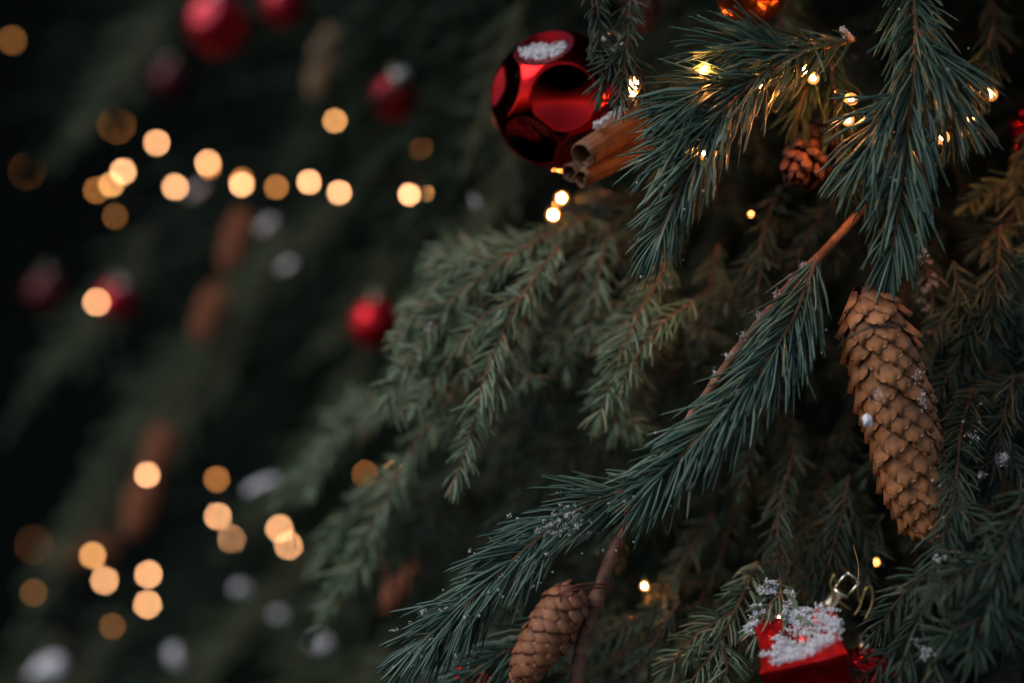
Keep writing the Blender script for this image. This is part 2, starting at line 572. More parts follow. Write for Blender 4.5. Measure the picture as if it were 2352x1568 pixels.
# right-hand side and foot of the picture
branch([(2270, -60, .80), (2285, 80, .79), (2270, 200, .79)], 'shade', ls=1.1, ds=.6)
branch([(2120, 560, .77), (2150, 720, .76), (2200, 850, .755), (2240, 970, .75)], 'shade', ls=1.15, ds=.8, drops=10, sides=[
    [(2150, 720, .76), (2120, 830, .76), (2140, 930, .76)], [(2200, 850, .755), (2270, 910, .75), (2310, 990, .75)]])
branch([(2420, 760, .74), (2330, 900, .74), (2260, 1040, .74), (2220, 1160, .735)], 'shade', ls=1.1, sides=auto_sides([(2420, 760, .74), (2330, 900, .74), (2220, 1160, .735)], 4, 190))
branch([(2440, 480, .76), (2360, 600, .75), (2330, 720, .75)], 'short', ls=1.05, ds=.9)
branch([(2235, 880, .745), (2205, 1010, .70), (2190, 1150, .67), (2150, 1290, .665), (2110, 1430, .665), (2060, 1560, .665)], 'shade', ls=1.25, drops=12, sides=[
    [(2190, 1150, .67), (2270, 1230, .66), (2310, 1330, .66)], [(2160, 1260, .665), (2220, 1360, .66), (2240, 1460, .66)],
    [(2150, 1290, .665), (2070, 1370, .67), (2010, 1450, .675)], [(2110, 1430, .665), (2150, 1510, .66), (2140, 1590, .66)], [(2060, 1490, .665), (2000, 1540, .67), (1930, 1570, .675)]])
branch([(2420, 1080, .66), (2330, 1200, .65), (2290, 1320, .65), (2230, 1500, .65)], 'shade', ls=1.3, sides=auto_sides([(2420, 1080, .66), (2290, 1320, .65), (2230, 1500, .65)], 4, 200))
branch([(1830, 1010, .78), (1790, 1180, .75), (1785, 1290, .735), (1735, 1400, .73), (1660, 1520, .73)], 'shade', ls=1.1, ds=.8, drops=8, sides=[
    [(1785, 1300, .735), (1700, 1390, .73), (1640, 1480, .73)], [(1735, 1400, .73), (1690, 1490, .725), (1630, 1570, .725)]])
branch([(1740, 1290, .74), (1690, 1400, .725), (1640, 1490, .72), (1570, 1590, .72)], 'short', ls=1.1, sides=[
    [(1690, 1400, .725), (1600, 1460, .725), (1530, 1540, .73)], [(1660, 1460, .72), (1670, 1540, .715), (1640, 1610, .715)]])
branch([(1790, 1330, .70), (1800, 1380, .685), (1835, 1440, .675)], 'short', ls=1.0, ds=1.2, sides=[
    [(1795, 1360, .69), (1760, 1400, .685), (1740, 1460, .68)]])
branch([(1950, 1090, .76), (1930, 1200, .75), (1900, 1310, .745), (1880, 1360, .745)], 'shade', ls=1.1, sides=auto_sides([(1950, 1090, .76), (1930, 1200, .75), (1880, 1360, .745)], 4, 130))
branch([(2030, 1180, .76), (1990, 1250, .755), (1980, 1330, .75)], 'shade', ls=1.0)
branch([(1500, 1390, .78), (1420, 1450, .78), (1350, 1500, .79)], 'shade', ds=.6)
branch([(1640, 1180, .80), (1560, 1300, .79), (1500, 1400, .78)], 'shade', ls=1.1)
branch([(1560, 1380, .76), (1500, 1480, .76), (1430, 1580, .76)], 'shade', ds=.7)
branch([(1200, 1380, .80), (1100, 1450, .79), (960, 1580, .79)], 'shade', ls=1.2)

# the layered sprays that fill the shade between the clear ones
KEEP = [(1090, 30, 1470, 420), (1780, 290, 1930, 440), (2090, 180, 2330, 360)]
def blocked(x, y):
    return any(a < x < c and b < y < e for a, b, c, e in KEEP)
for gy in range(-80, 1560, 150):
    for gx in range(1130, 2420, 165):
        x, y = gx + random.uniform(-75, 75), gy + random.uniform(-70, 70)
        if (x < 1280 and y < 900) or (x < 1600 and 380 < y < 800 and random.random() < .55):
            continue
        lean = float(np.interp(x, [1000, 1600, 2000, 2350], [-.85, -.55, -.2, .1])) + random.gauss(0, .22)
        ln = random.uniform(210, 360)
        d0 = float(np.interp(x, [1000, 1300, 1600], [.93, .84, .775])) + random.uniform(.0, .06)
        p = [(x, y, d0 + .03), (x + lean * ln * .5 + random.gauss(0, 14), y + ln * .5, d0), (x + lean * ln, y + ln, d0 - random.uniform(0, .02))]
        sd_ = auto_sides(p, random.choice([3, 4, 5]), ln * .55, 40)
        if any(blocked(q[0], q[1]) for r_ in [p] + sd_ for q in r_):
            continue
        branch(p, 'shade' if random.random() < .9 else 'short', sides=sd_, ls=random.uniform(.95, 1.2), ds=random.uniform(.7, 1.0), n=18, lod=2, drops=random.choice([0, 0, 0, 4]))

# prototypes for the branches further in
def proto(style, lod, length=.2, k=7, ls=1.0, ds=1.0, wscale=1.0, side=1.0):
    """A branch along -Z (hanging), flat in X/Z with its face to -Y. Returns (stem V,F), needles (V,F,var)."""
    P = spline([(0, 0, 0), (random.uniform(-.02, .02), .006, -length * .5), (random.uniform(-.035, .035), -.004, -length)], 24)
    mb = MB().add(tube(P, np.linspace(.0018, .0007, 24), 5))
    N = np.array([0, -1, .15])
    L, den, ang, wd, lat, curl, _, _ = STY[style]
    arrs = [needles_on(P, N, L * ls, den * ds, ang, wd * wscale, lod, lat, curl)]
    for i in range(k):
        u = .08 + .78 * i / k
        j = int(u * 23)
        sgn = 1 if i % 2 else -1
        a = R(42 * random.uniform(.75, 1.25)) * sgn
        l = side * length * (.62 - .42 * u) * random.uniform(.8, 1.2)
        Q = spline([P[j], P[j] + np.array([math.sin(a) * l * .5, random.uniform(-.01, .01), -math.cos(a) * l * .5]),
                    P[j] + np.array([math.sin(a * .85) * l, random.uniform(-.02, .02), -math.cos(a * .85) * l])], 12)
        mb.add(tube(Q, np.linspace(.0012, .0006, 12), 4))
        arrs.append(needles_on(Q, N, L * ls * .92, den * ds, ang, wd * wscale, lod, lat, curl))
    return mb, join(arrs)

def frame_for(direction, out):
    """Rotation taking (-Z, -Y) to (direction, out)."""
    z = -Vector(direction).normalized()
    y = -Vector(out)
    x = y.cross(z).normalized()
    y = z.cross(x)
    return Matrix((x, y, z)).transposed()

def surf(x):
    """Distance of the tree's outer surface across the picture."""
    return float(np.interp(x, [-300, 0, 600, 1000, 1300, 1700, 2700], [1.80, 1.68, 1.50, 1.38, .98, .82, .80]))

def flow(x, y):
    """Hang direction of branches: down-left on the left, down on the right."""
    lean = float(np.interp(x, [0, 1000, 1700, 2350], [-.78, -.72, -.35, .12]))
    return Vector((lean + random.gauss(0, .22), random.gauss(-.15, .18), -1 + random.gauss(0, .12)))

def hang(protos, spots, far=False):
    for i, (x, y, d, dr, sc) in enumerate(spots):
        sm, nm_ = protos[i % len(protos)]
        b = bpy.data.objects.new('branch', sm)
        rot = frame_for(dr, Vector((-.3 + random.gauss(0, .2), -.85, .4 + random.gauss(0, .2))))
        link(b)
        b.matrix_world = Matrix.Translation(W(x, y, d)) @ rot.to_4x4() @ Matrix.Scale(sc, 4)
        bw = b.matrix_world.copy()
        b.parent = tree
        b.matrix_parent_inverse = Matrix.Translation(-Vector(tree.location))
        nd = bpy.data.objects.new('needles', nm_)
        nd['kind'] = 'stuff'
        link(nd, b)

def protos_of(style, lod, count, needle, twigm, **kw):
    out = []
    for _ in range(count):
        mb, (V, F, A) = proto(style, lod, **kw)
        out.append((mesh('branch', mb.V, mb.F, M[twigm]), npmesh('needles', V, F, M[needle], A)))
    return out

# mid-depth branches behind the clear ones
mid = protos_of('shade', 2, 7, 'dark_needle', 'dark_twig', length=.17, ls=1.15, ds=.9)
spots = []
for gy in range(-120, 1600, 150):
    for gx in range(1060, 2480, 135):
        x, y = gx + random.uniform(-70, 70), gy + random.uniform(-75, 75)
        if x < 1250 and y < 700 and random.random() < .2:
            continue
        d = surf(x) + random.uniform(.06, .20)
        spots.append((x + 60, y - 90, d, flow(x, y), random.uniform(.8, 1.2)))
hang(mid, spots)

# far boughs on the left, loosely lit: (x, y, d, dx, dz, scale)
farp = protos_of('short', 2, 6, 'far_needle', 'twig', length=.34, k=10, ls=1.35, ds=.85, wscale=1.25, side=.42)
left = []
for x, y, d, dx, sc in [(820, 430, 1.50, -.85, .62), (720, 540, 1.50, -.85, .70), (610, 660, 1.52, -.85, .72), (500, 800, 1.54, -.80, .72), (400, 940, 1.56, -.80, .72), (280, 1090, 1.60, -.75, .70),
                        (660, 500, 1.56, -.80, .60), (540, 760, 1.58, -.85, .60), (350, 520, 1.64, -.70, .65), (260, 660, 1.66, -.72, .65), (440, -70, 1.52, -.80, .75), (370, 40, 1.56, -.75, .60),
                        (760, 1240, 1.48, -.90, .62), (650, 1340, 1.50, -.90, .70), (530, 1450, 1.50, -.90, .70), (880, 1330, 1.40, -.90, .60), (960, 510, 1.42, -.80, .55), (1000, 620, 1.40, -.90, .55),
                        (920, 840, 1.42, -.80, .60), (820, 930, 1.44, -.85, .60), (1010, 1420, 1.05, -.90, .40), (900, 1480, 1.20, -.90, .50), (300, 1400, 1.62, -.80, .70), (150, 1450, 1.66, -.70, .70),
                        (860, 20, 1.50, -.60, .60), (960, 250, 1.46, -.60, .55), (1130, 330, 1.36, -.70, .50), (1150, 180, 1.30, -.50, .50), (1110, 40, 1.34, -.50, .55), (1200, 0, 1.0, -.30, .40),
                        (1190, 300, .98, -.50, .35), (1130, 560, 1.0, -.70, .35), (1060, -30, 1.40, -.60, .50), (1170, 450, 1.0, -.70, .35), (1120, 480, 1.1, -.7, .3), (1060, 240, 1.50, -.6, .4)]:
    left.append((x, y, d, Vector((dx + random.gauss(0, .10), -.15 + random.gauss(0, .15), -1)), sc))
hang(farp, left)

# the dense inner foliage: nobody could count it
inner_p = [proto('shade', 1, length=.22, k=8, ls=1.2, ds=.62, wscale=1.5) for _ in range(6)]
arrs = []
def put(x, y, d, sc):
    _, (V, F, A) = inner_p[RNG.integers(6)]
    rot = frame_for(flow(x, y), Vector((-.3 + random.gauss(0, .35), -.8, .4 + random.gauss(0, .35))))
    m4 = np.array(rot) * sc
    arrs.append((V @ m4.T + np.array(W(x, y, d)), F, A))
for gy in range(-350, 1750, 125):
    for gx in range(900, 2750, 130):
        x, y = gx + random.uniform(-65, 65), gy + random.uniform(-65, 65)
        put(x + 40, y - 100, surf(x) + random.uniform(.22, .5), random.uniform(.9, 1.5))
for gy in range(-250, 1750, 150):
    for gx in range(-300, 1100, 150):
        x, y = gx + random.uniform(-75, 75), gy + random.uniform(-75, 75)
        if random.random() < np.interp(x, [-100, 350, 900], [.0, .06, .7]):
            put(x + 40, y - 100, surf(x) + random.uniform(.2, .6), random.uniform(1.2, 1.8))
for gy in range(-1500, -300, 170):                 # unseen boughs above the picture, added to cut the skylight
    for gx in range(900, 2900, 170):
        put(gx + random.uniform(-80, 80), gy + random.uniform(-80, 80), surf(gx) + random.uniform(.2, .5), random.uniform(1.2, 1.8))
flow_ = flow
flow = lambda x, y: Vector((-.1 + random.gauss(0, .2), -1, random.gauss(.16, .05)))      # outward boughs added out of view to shade the upper right
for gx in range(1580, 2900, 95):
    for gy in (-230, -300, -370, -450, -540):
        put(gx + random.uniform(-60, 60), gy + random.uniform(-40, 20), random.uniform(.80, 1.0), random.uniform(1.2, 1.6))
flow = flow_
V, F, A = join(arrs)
inner = attach(link(bpy.data.objects.new('inner_foliage', npmesh('inner_foliage', V, F, M['dark_needle'], A))), tree)  # also holds the added shading boughs overhead
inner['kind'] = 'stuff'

# ------------------------------------------------------------------ long-needled sprigs tied into the tree
def sprig(label, pts, style='long', sides=(), ls=1.0, ds=1.0, drops=0, r0=.0016, lod=3, snow=0):
    P = spline([W(*p) for p in pts], 30)
    t_ = thing('spruce_sprig', label, 'sprig', tuple(P[0]), 'long-needled sprigs tied into the tree')
    attach(stem_obj('stem', P, r0, .0008, M[STY[style][7]], None), t_)
    arrs = [twig_arrays(P, style, OUT, lod, ls, ds)]
    info = arrs[0][3]
    for sp in sides:
        Q = spline([W(*p) for p in sp], 18)
        attach(stem_obj('twig', Q, r0 * .75, .0007, M[STY[style][7]], None), t_)
        arrs.append(twig_arrays(Q, style, OUT, lod, ls, ds))
    V, F, A = join(arrs)
    nd = attach(link(bpy.data.objects.new('needles', npmesh('needles', V, F, M[STY[style][6]], A))), t_)
    nd['kind'] = 'stuff'
    if drops:
        attach(drops_on(info, drops, None), t_)
    return info

I1 = sprig('long-needled blue-green sprig running diagonally along the bare stick, left of the big cone',
           [(1880, 585, .705), (1815, 745, .695), (1730, 870, .69), (1610, 1000, .685), (1470, 1140, .69)], drops=20, ds=1.15, ls=1.12)
I2 = sprig('snow-dusted blue-green sprig with long needles reaching to the lower middle, above the small cone',
           [(1510, 1105, .70), (1350, 1160, .695), (1220, 1250, .695), (1090, 1370, .70), (960, 1480, .705)], drops=34, ds=1.2, ls=1.12)
I3 = sprig('big long-needled sprig fanning out left over the cinnamon sticks, near the top',
           [(1960, 90, .73), (1800, 140, .70), (1680, 240, .69), (1590, 380, .69), (1510, 545, .70)], 'long', ds=1.0, drops=24, ls=1.05, sides=[
               [(1830, 125, .705), (1730, 100, .70), (1650, 110, .70)], [(1740, 190, .695), (1640, 200, .69), (1560, 250, .69)],
               [(1680, 240, .69), (1590, 290, .69), (1525, 360, .695)]])
I4 = sprig('broad dark long-needled sprig hanging straight down at the upper right, above the big cone',
           [(2090, -60, .72), (2105, 100, .69), (2085, 300, .68), (2065, 480, .685), (2050, 580, .69)], 'long', ds=.95, ls=1.18, drops=34, sides=[
               [(2100, 60, .69), (2160, 150, .685), (2190, 260, .685)], [(2095, 200, .685), (2020, 280, .68), (1985, 370, .685)]])
I5 = sprig('dark sprig with yellowish needles hanging between the upper fairy lights, over the end-on cone',
           [(1900, 80, .76), (1915, 200, .75), (1925, 330, .745), (1960, 460, .745)], 'deep', ds=.85, sides=[
               [(1905, 130, .755), (1850, 210, .75), (1830, 280, .75)]])
I6 = sprig('thin dark sprig hanging at the right edge beside the pair of bright fairy lights',
           [(2285, 60, .74), (2255, 160, .735), (2210, 270, .73), (2160, 330, .73)], 'deep', ds=.7, ls=.9)
I7 = sprig('dark blue-green sprig peeping out from under the snow-dusted sprig, beside the small cone',
           [(1330, 1400, .75), (1230, 1460, .74), (1120, 1520, .74), (1010, 1600, .745)], 'long', ds=.8)

# ------------------------------------------------------------------ bare stick with its knots
stick_pts = [(2010, 440, .77), (1945, 520, .735), (1880, 590, .725), (1815, 655, .72), (1720, 770, .72), (1640, 880, .72), (1560, 1000, .71), (1490, 1110, .695), (1440, 1200, .69),
             (1398, 1290, .69), (1362, 1400, .69), (1335, 1490, .69), (1318, 1640, .69)]
P = spline([W(*p) for p in stick_pts], 90)
rad = np.interp(np.linspace(0, 1, 90), [0, .3, .6, .8, 1], [.0021, .0021, .0025, .0031, .0037]) * RNG.uniform(.95, 1.06, 90)
for kk in (22, 33, 41, 48, 57, 66, 73):
    rad[kk] *= 1.28
    rad[kk - 1] *= 1.1
stick = thing('bare_stick', 'bare reddish-brown knotty stick slanting down from the upper right to the small wired cone', 'stick', tuple(P[-1]))
attach(link(bpy.data.objects.new('bark', mesh('bark', *tube(P, rad, 12, rough=.09), M['stick']))), stick)
mb = MB()
for kk, s in ((57, 1), (66, -1), (73, 1), (41, -1), (30, 1)):
    c = P[kk] + np.array([-.0028 * s, -.001, 0])
    mb.add(lathe([(.0001, -.001), (.0011, -.0004), (.0010, .0005), (.0002, .0011)], 8, c, (-.8 * s, -.4, .3)))
attach(mb.build('bud', M['stick']), stick)
# thin rusty wire wound along the stick
wp = []
for i in range(50, 78):
    for j in range(2):
        a = (i + j * .5) * 1.1
        T = norm(P[min(i + 1, 89)] - P[i - 1])
        A1 = norm(np.cross(T, np.array([0, 1, 0])))
        A2 = np.cross(T, A1)
        q = P[i] * (1 - j * .5) + P[min(i + 1, 89)] * j * .5
        wp.append(q + (rad[i] + .0005) * (math.cos(a * .35) * A1 + math.sin(a * .35) * -abs(1) * A2))
attach(link(bpy.data.objects.new('wire', mesh('wire', *tube(np.array(wp), .00042, 5), M['rust_wire']))), stick)

# ------------------------------------------------------------------ cones
def scale_mesh(name, w_, l_, material, tipw=.25, belly=.22, flare=.14, wavy=.08, thick=.05, nu=7, nv=6):
    """One cone scale: root at the origin, running to -Z, facing +Y; a thin bellied shield with a wavy pointed tip."""
    V, var = [], []
    for layer in (0, 1):
        for j in range(nv):
            v = j / (nv - 1)
            if v < .62:
                ww = .45 + .55 * math.sin(v / .62 * math.pi / 2)
            else:
                ww = 1 - (1 - tipw) * ((v - .62) / .38) ** 1.35
            for i in range(nu):
                u = -1 + 2 * i / (nu - 1)
                x = u * ww * w_ * .5
                z = -v * l_ * (1 - .10 * u * u * v)
                y = l_ * (belly * math.sin(v * math.pi * .85) * (1 - .75 * u * u) + flare * v ** 3 * (1 - .4 * u * u)) - .10 * u * u * w_
                y += wavy * l_ * v * v * math.cos(u * 6.3) * .8
                if j >= nv - 2:
                    z += wavy * l_ * (1.4 * abs(u) + .5 * math.cos(u * 9.4)) * (1 if j == nv - 1 else .35)
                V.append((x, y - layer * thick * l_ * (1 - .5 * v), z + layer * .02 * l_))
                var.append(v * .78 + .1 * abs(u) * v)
    F = []
    o = nu * nv
    for j in range(nv - 1):
        for i in range(nu - 1):
            a = j * nu + i
            F.append((a, a + nu, a + nu + 1, a + 1))
            F.append((a + o, a + o + 1, a + o + nu + 1, a + o + nu))
    rim = [j * nu for j in range(nv)] + [(nv - 1) * nu + i for i in range(1, nu)] + [j * nu + nu - 1 for j in range(nv - 2, -1, -1)]
    for a, b in zip(rim, rim[1:]):
        F.append((a, a + o, b + o, b))
    return mesh(name, V, F, material, True, var)

def make_cone(name, label, top, tip, width, material, rows=22, per=8, scale_w=1.25, scale_l=2.1, open_=10, shape=None, spin=0.0, twist_noise=4, joined=False, group=None, **sk):
    """A cone hanging from top to tip; its scales are parts."""
    top, tip = Vector(top), Vector(tip)
    ax = tip - top
    L = ax.length
    q = ax.to_track_quat('-Z', 'Y')
    root = thing(name, label, 'cone', tuple(top), group)
    shape = shape or [(0, .45), (.10, .80), (.35, 1.0), (.62, .93), (.85, .66), (1, .18)]
    su, sr = zip(*shape)
    rr = lambda u: width * .5 * float(np.interp(u, su, sr))
    prof = [(max(rr(u) * .72, .0005), -u * L) for u in np.linspace(0, 1, 14)]
    V, F = lathe(prof, 16)
    core = link(bpy.data.objects.new('core', mesh('core', [q @ v for v in V], F, material)), root)
    sw = math.pi * width / per * scale_w * .5 * 2 / 2
    sl = L / rows * scale_l
    sm = [scale_mesh('scale', sw, sl, material, **sk) for _ in range(2)]
    n = rows * per // 2
    GA = math.pi * (3 - math.sqrt(5))
    k = 0
    jm = MB()
    jv = []
    for i in range(n):
        u = (i + .5) / n * .98
        # rows staggered by half a scale, gently spiralling
        row = int(u * rows)
        cell = (i * per * 2 / 2) 
        a = spin + i * GA
        r = rr(u) * .80
        fac = .62 + .38 * min(1, rr(u) / (width * .5) * 1.15)
        slope = math.atan2(rr(max(u - .06, 0)) - rr(min(u + .06, 1)), .12 * L)
        m4 = (Matrix.Rotation(a, 4, 'Z') @ Matrix.Translation((0, r, -u * L + sl * .35)) @
              Matrix.Rotation(R(open_ + random.gauss(0, twist_noise)) - slope * .8, 4, 'X') @ Matrix.Rotation(R(random.gauss(0, twist_noise)), 4, 'Y') @ Matrix.Scale(fac * random.uniform(.93, 1.07), 4))
        mw = q.to_matrix().to_4x4() @ m4
        if joined:
            me = sm[i % 2]
            jm.add(([mw @ v.co for v in me.vertices], [tuple(p.vertices) for p in me.polygons]))
        else:
            o = bpy.data.objects.new('scale', sm[i % 2])
            o.matrix_basis = mw
            link(o, root)
    if joined:
        o = jm.build('scales', material, root)
        o['kind'] = 'stuff'
    return root, q, L

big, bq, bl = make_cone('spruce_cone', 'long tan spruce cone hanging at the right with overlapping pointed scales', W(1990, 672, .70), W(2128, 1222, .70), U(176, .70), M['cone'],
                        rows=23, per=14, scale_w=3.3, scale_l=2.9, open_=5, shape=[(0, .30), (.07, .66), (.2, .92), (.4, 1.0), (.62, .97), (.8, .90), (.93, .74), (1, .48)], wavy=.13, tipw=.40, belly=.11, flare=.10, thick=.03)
wpts = [W(1925, 800, .672), W(1950, 775, .660), W(2000, 752, .657), W(2060, 752, .665)]
attach(link(bpy.data.objects.new('wire', mesh('wire', *tube(spline(wpts, 20), .0006, 6), M['wire']))), big)

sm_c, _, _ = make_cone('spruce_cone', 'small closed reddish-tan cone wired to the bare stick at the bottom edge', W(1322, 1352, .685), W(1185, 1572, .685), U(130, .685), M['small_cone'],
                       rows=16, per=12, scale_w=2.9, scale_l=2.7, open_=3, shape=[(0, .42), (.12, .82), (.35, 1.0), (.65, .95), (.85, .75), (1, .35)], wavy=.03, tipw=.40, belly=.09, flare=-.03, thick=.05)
# wire loop from the cone's neck to the stick
for dy in (0, 9):
    lp = spline([W(1288, 1382, .672), W(1292, 1358 + dy * .5, .668), W(1330, 1342 + dy, .668), W(1375, 1340 + dy, .674), W(1402, 1342 + dy, .682)], 24)
    attach(link(bpy.data.objects.new('wire', mesh('wire', *tube(lp, .0005, 5), M['rust_wire']))), sm_c)
ring = [P[73] + .0042 * np.array([math.cos(a) * .9, math.sin(a), math.sin(a) * .15 + math.cos(a) * .35]) for a in np.linspace(0, 2 * math.pi, 24, endpoint=False)]
attach(link(bpy.data.objects.new('wire', mesh('wire', *tube(np.array(ring), .0006, 5, True), M['rust_wire']))), sm_c)

make_cone('spruce_cone', 'small dark brown cone seen end-on in the shade below the upper fairy lights', W(1895, 318, .80), W(1826, 400, .735), U(100, .76), M['dark_cone'],
          rows=10, per=10, scale_w=2.7, scale_l=2.3, open_=8, shape=[(0, .5), (.15, .9), (.4, 1.0), (.7, .88), (.9, .6), (1, .2)], wavy=.03, tipw=.5, belly=.22, flare=0)
make_cone('spruce_cone', 'dim brown cone hanging out of focus at the top edge, above the cinnamon sticks', W(1475, -150, .88), W(1478, 75, .88), U(100, .88), M['dark_cone'], rows=12, per=10, scale_w=1.6, scale_l=2.2, joined=True)

# ------------------------------------------------------------------ balls
def ball_mesh(name, r, material, dimples=(), depth=.55, res=96):
    V, F = [], []
    for j in range(res // 2 + 1):
        th = math.pi * j / (res // 2)
        for i in range(res):
            ph = 2 * math.pi * i / res
            V.append((math.sin(th) * math.cos(ph), math.sin(th) * math.sin(ph), math.cos(th)))
    V = np.array(V)
    rad_ = np.ones(len(V))
    for dvec, ang in dimples:
        dv = norm(np.array(dvec, float))
        c = V @ dv
        ca = math.cos(R(ang))
        ins = c > ca
        plane = ca / np.maximum(c, 1e-3)
        rad_ = np.where(ins, np.minimum(rad_, plane - depth * (1 - plane) * 1.0), rad_)
    V = V * rad_[:, None] * r
    for j in range(res // 2):
        for i in range(res):
            a, b = j * res + i, j * res + (i + 1) % res
            F.append((a, a + res, b + res, b))
    return mesh(name, V, F, material)

def cap_on(root, base, axis, s, loop=True):
    q = Vector(axis).normalized()
    mb = MB().add(lathe([(s, -.25 * s), (s * 1.05, 0), (s * 1.05, .9 * s), (s * .9, 1.1 * s), (s * .15, 1.15 * s)], 18, base, q))
    c = mb.build('cap', M['silver'], root)
    if loop:
        up = Vector(base) + q * s * 1.9
        side = q.cross(Vector((0, 1, 0))).normalized()
        pts = np.array([up + (side * math.cos(a) + q * math.sin(a)) * s * .85 for a in np.linspace(0, 2 * math.pi, 20, endpoint=False)])
        link(bpy.data.objects.new('hook_ring', mesh('hook_ring', *tube(pts, s * .13, 6, True), M['silver'])), root)

def ball(name, label, x, y, d, rpx, material, dimples=(), axis=(0, 0, 1), res=48, cat='bauble', cap=True, group=None, depth=.55):
    r = U(rpx, d)
    t_ = thing(name, label, cat, tuple(W(x, y, d)), group)
    link(bpy.data.objects.new('ball', ball_mesh('ball', r, material, dimples, depth, res)), t_)
    if cap:
        cap_on(t_, Vector(axis).normalized() * r * .97, axis, r * .15)
    return t_

dm = [((-.26, -.66, .72), 25), ((.03, -1.0, -.12), 28), ((.74, -.45, .52), 25), ((-.86, -.48, .12), 25), ((.80, -.45, -.42), 25), ((-.45, -.55, -.72), 26), ((.3, -.45, -.85), 24),
      ((-.7, .3, .7), 25), ((.2, .7, .7), 25), ((.9, .4, .1), 25), ((-.3, .95, 0), 25), ((.3, .6, -.75), 25), ((-.8, .35, -.5), 24)]
ball('red_bauble', 'shiny dimpled red ball with snow in its upper dimple, beside the cinnamon sticks', 1286, 232, .775, 160, M['red'], dm, axis=(.62, .25, .74), res=220, depth=.75)
ball('copper_bauble', 'coppery orange ball cut off by the top edge, behind long dark needles', 1725, -22, .76, 82, M['copper'], res=48, cap=False)
ball('glitter_bauble', 'red glitter ball cut off by the right edge', 2392, 300, .80, 72, M['glitter'], res=64)
ball('glitter_bauble', 'red glitter ball deep in the needles right of the faceted red ornament', 1985, 1560, .76, 75, M['glitter'], res=64)
ball('red_bauble', 'blurred dark red ball with a snowy top, larger one at the upper left', 503, 60, 1.34, 72, M['crimson'], [((-.4, -.8, .45), 30), ((.5, -.8, -.2), 30)])
ball('red_bauble', 'blurred red ball with a snowy top at the top edge, right of the larger one', 652, 14, 1.34, 50, M['crimson'])
ball('red_bauble', 'blurred red ball under a pink lump of snow, left of the big dimpled ball', 905, 226, 1.18, 52, M['crimson'])
ball('red_bauble', 'bright red blurred ball in the middle of the left half beside the grey-green branch tips', 862, 745, 1.20, 58, M['red_satin'])
ball('red_bauble', 'dim purplish-red blurred ball right beside a lone fairy light', 270, 690, 1.52, 46, M['crimson'])
ball('red_bauble', 'barely visible dark red ball at the far left', 110, 672, 1.75, 45, M['dark_red'])
ball('red_bauble', 'barely visible dark red ball under the larger snowy ball at the upper left', 392, 185, 1.70, 42, M['dark_red'])
ball('red_bauble', 'red ball glimpsed through needles at the bottom edge, left of the small cone', 1080, 1575, .83, 75, M['red'])

# ------------------------------------------------------------------ faceted red ornament: a cube with hollow faces hung by a corner
def hollow_cube(name, h, material, n=14, dish=.30):
    V, F = [], []
    for ax in range(3):
        for sg in (-1, 1):
            o = len(V)
            for j in range(n + 1):
                for i in range(n + 1):
                    u, v = -1 + 2 * i / n, -1 + 2 * j / n
                    k = 1 - dish * (1 - abs(u)) * (1 - abs(v)) * 1.6
                    # edges bow inwards a little, corners stay sharp
                    e = 1 - .09 * (1 - u * u) * (abs(v) > .999) - .09 * (1 - v * v) * (abs(u) > .999)
                    c = [0, 0, 0]
                    c[ax], c[(ax + 1) % 3], c[(ax + 2) % 3] = sg * k * e, u * (1 - .09 * (1 - v * v) * abs(u)), v * (1 - .09 * (1 - u * u) * abs(v))
                    V.append(tuple(h * q for q in c))
            for j in range(n):
                for i in range(n):
                    a = o + j * (n + 1) + i
                    f = (a, a + 1, a + n + 2, a + n + 1)
                    F.append(f if sg > 0 else f[::-1])
    return mesh(name, V, F, material, True)

OD = .672
oc = W(1858, 1536, OD)
ORN = Matrix(((.93846, .06660, -.33891), (-.20367, .89920, -.38724), (.27896, .43243, .85743)))
H = U(99, OD)
orn = thing('faceted_ornament', 'faceted red foil ornament with hollow sides and a heap of snow at the bottom right', 'ornament', tuple(oc))
bd = link(bpy.data.objects.new('body', hollow_cube('body', H, M['red_foil'])), orn)
bd.rotation_euler = ORN.to_euler()
corner = ORN @ Vector((H, H, H)) * .97
cax = Vector((.62, -.12, .78)).normalized()
s = U(19, OD)
capb = Vector(corner) + Vector((-.002, -.002, -.001))
cp = MB().add(lathe([(s * .95, -.6 * s), (s, 0), (s, 1.5 * s), (s * 1.25, 1.6 * s), (s * 1.25, 2.0 * s), (s * .9, 2.1 * s), (s * .1, 2.15 * s)], 22, capb, cax)).build('cap', M['silver'], orn)
side = cax.cross(Vector((0, -1, 0))).normalized()
b0 = capb + cax * 2.1 * s
pts = [b0 - side * s * .95, b0 - side * s * .95 + cax * 2.2 * s, b0 + side * s * .95 + cax * 2.2 * s, b0 + side * s * .95]
mb = MB()
for a, b in zip(pts, pts[1:]):
    mb.add(tube(np.array([a, a.lerp(b, .5), b]), s * .2, 6))
mb.build('hook_frame', M['silver'], orn)
t0 = capb + cax * 3.6 * s
rel = lambda x, y, d=OD - .008: W(x, y, d) - oc
for lp in ([rel(1985, 1425), rel(2003, 1385), rel(2002, 1350), rel(1988, 1352), rel(1975, 1392), rel(1962, 1412)],
           [rel(1955, 1400), rel(1925, 1378), rel(1908, 1345), rel(1912, 1325), rel(1918, 1318)],
           [rel(1975, 1380), rel(1970, 1350, .69), rel(1972, 1300, .70), rel(1960, 1250, .71)]):
    link(bpy.data.objects.new('thread', mesh('thread', *tube(spline(lp, 24), .00033, 5), M['gold'])), orn)

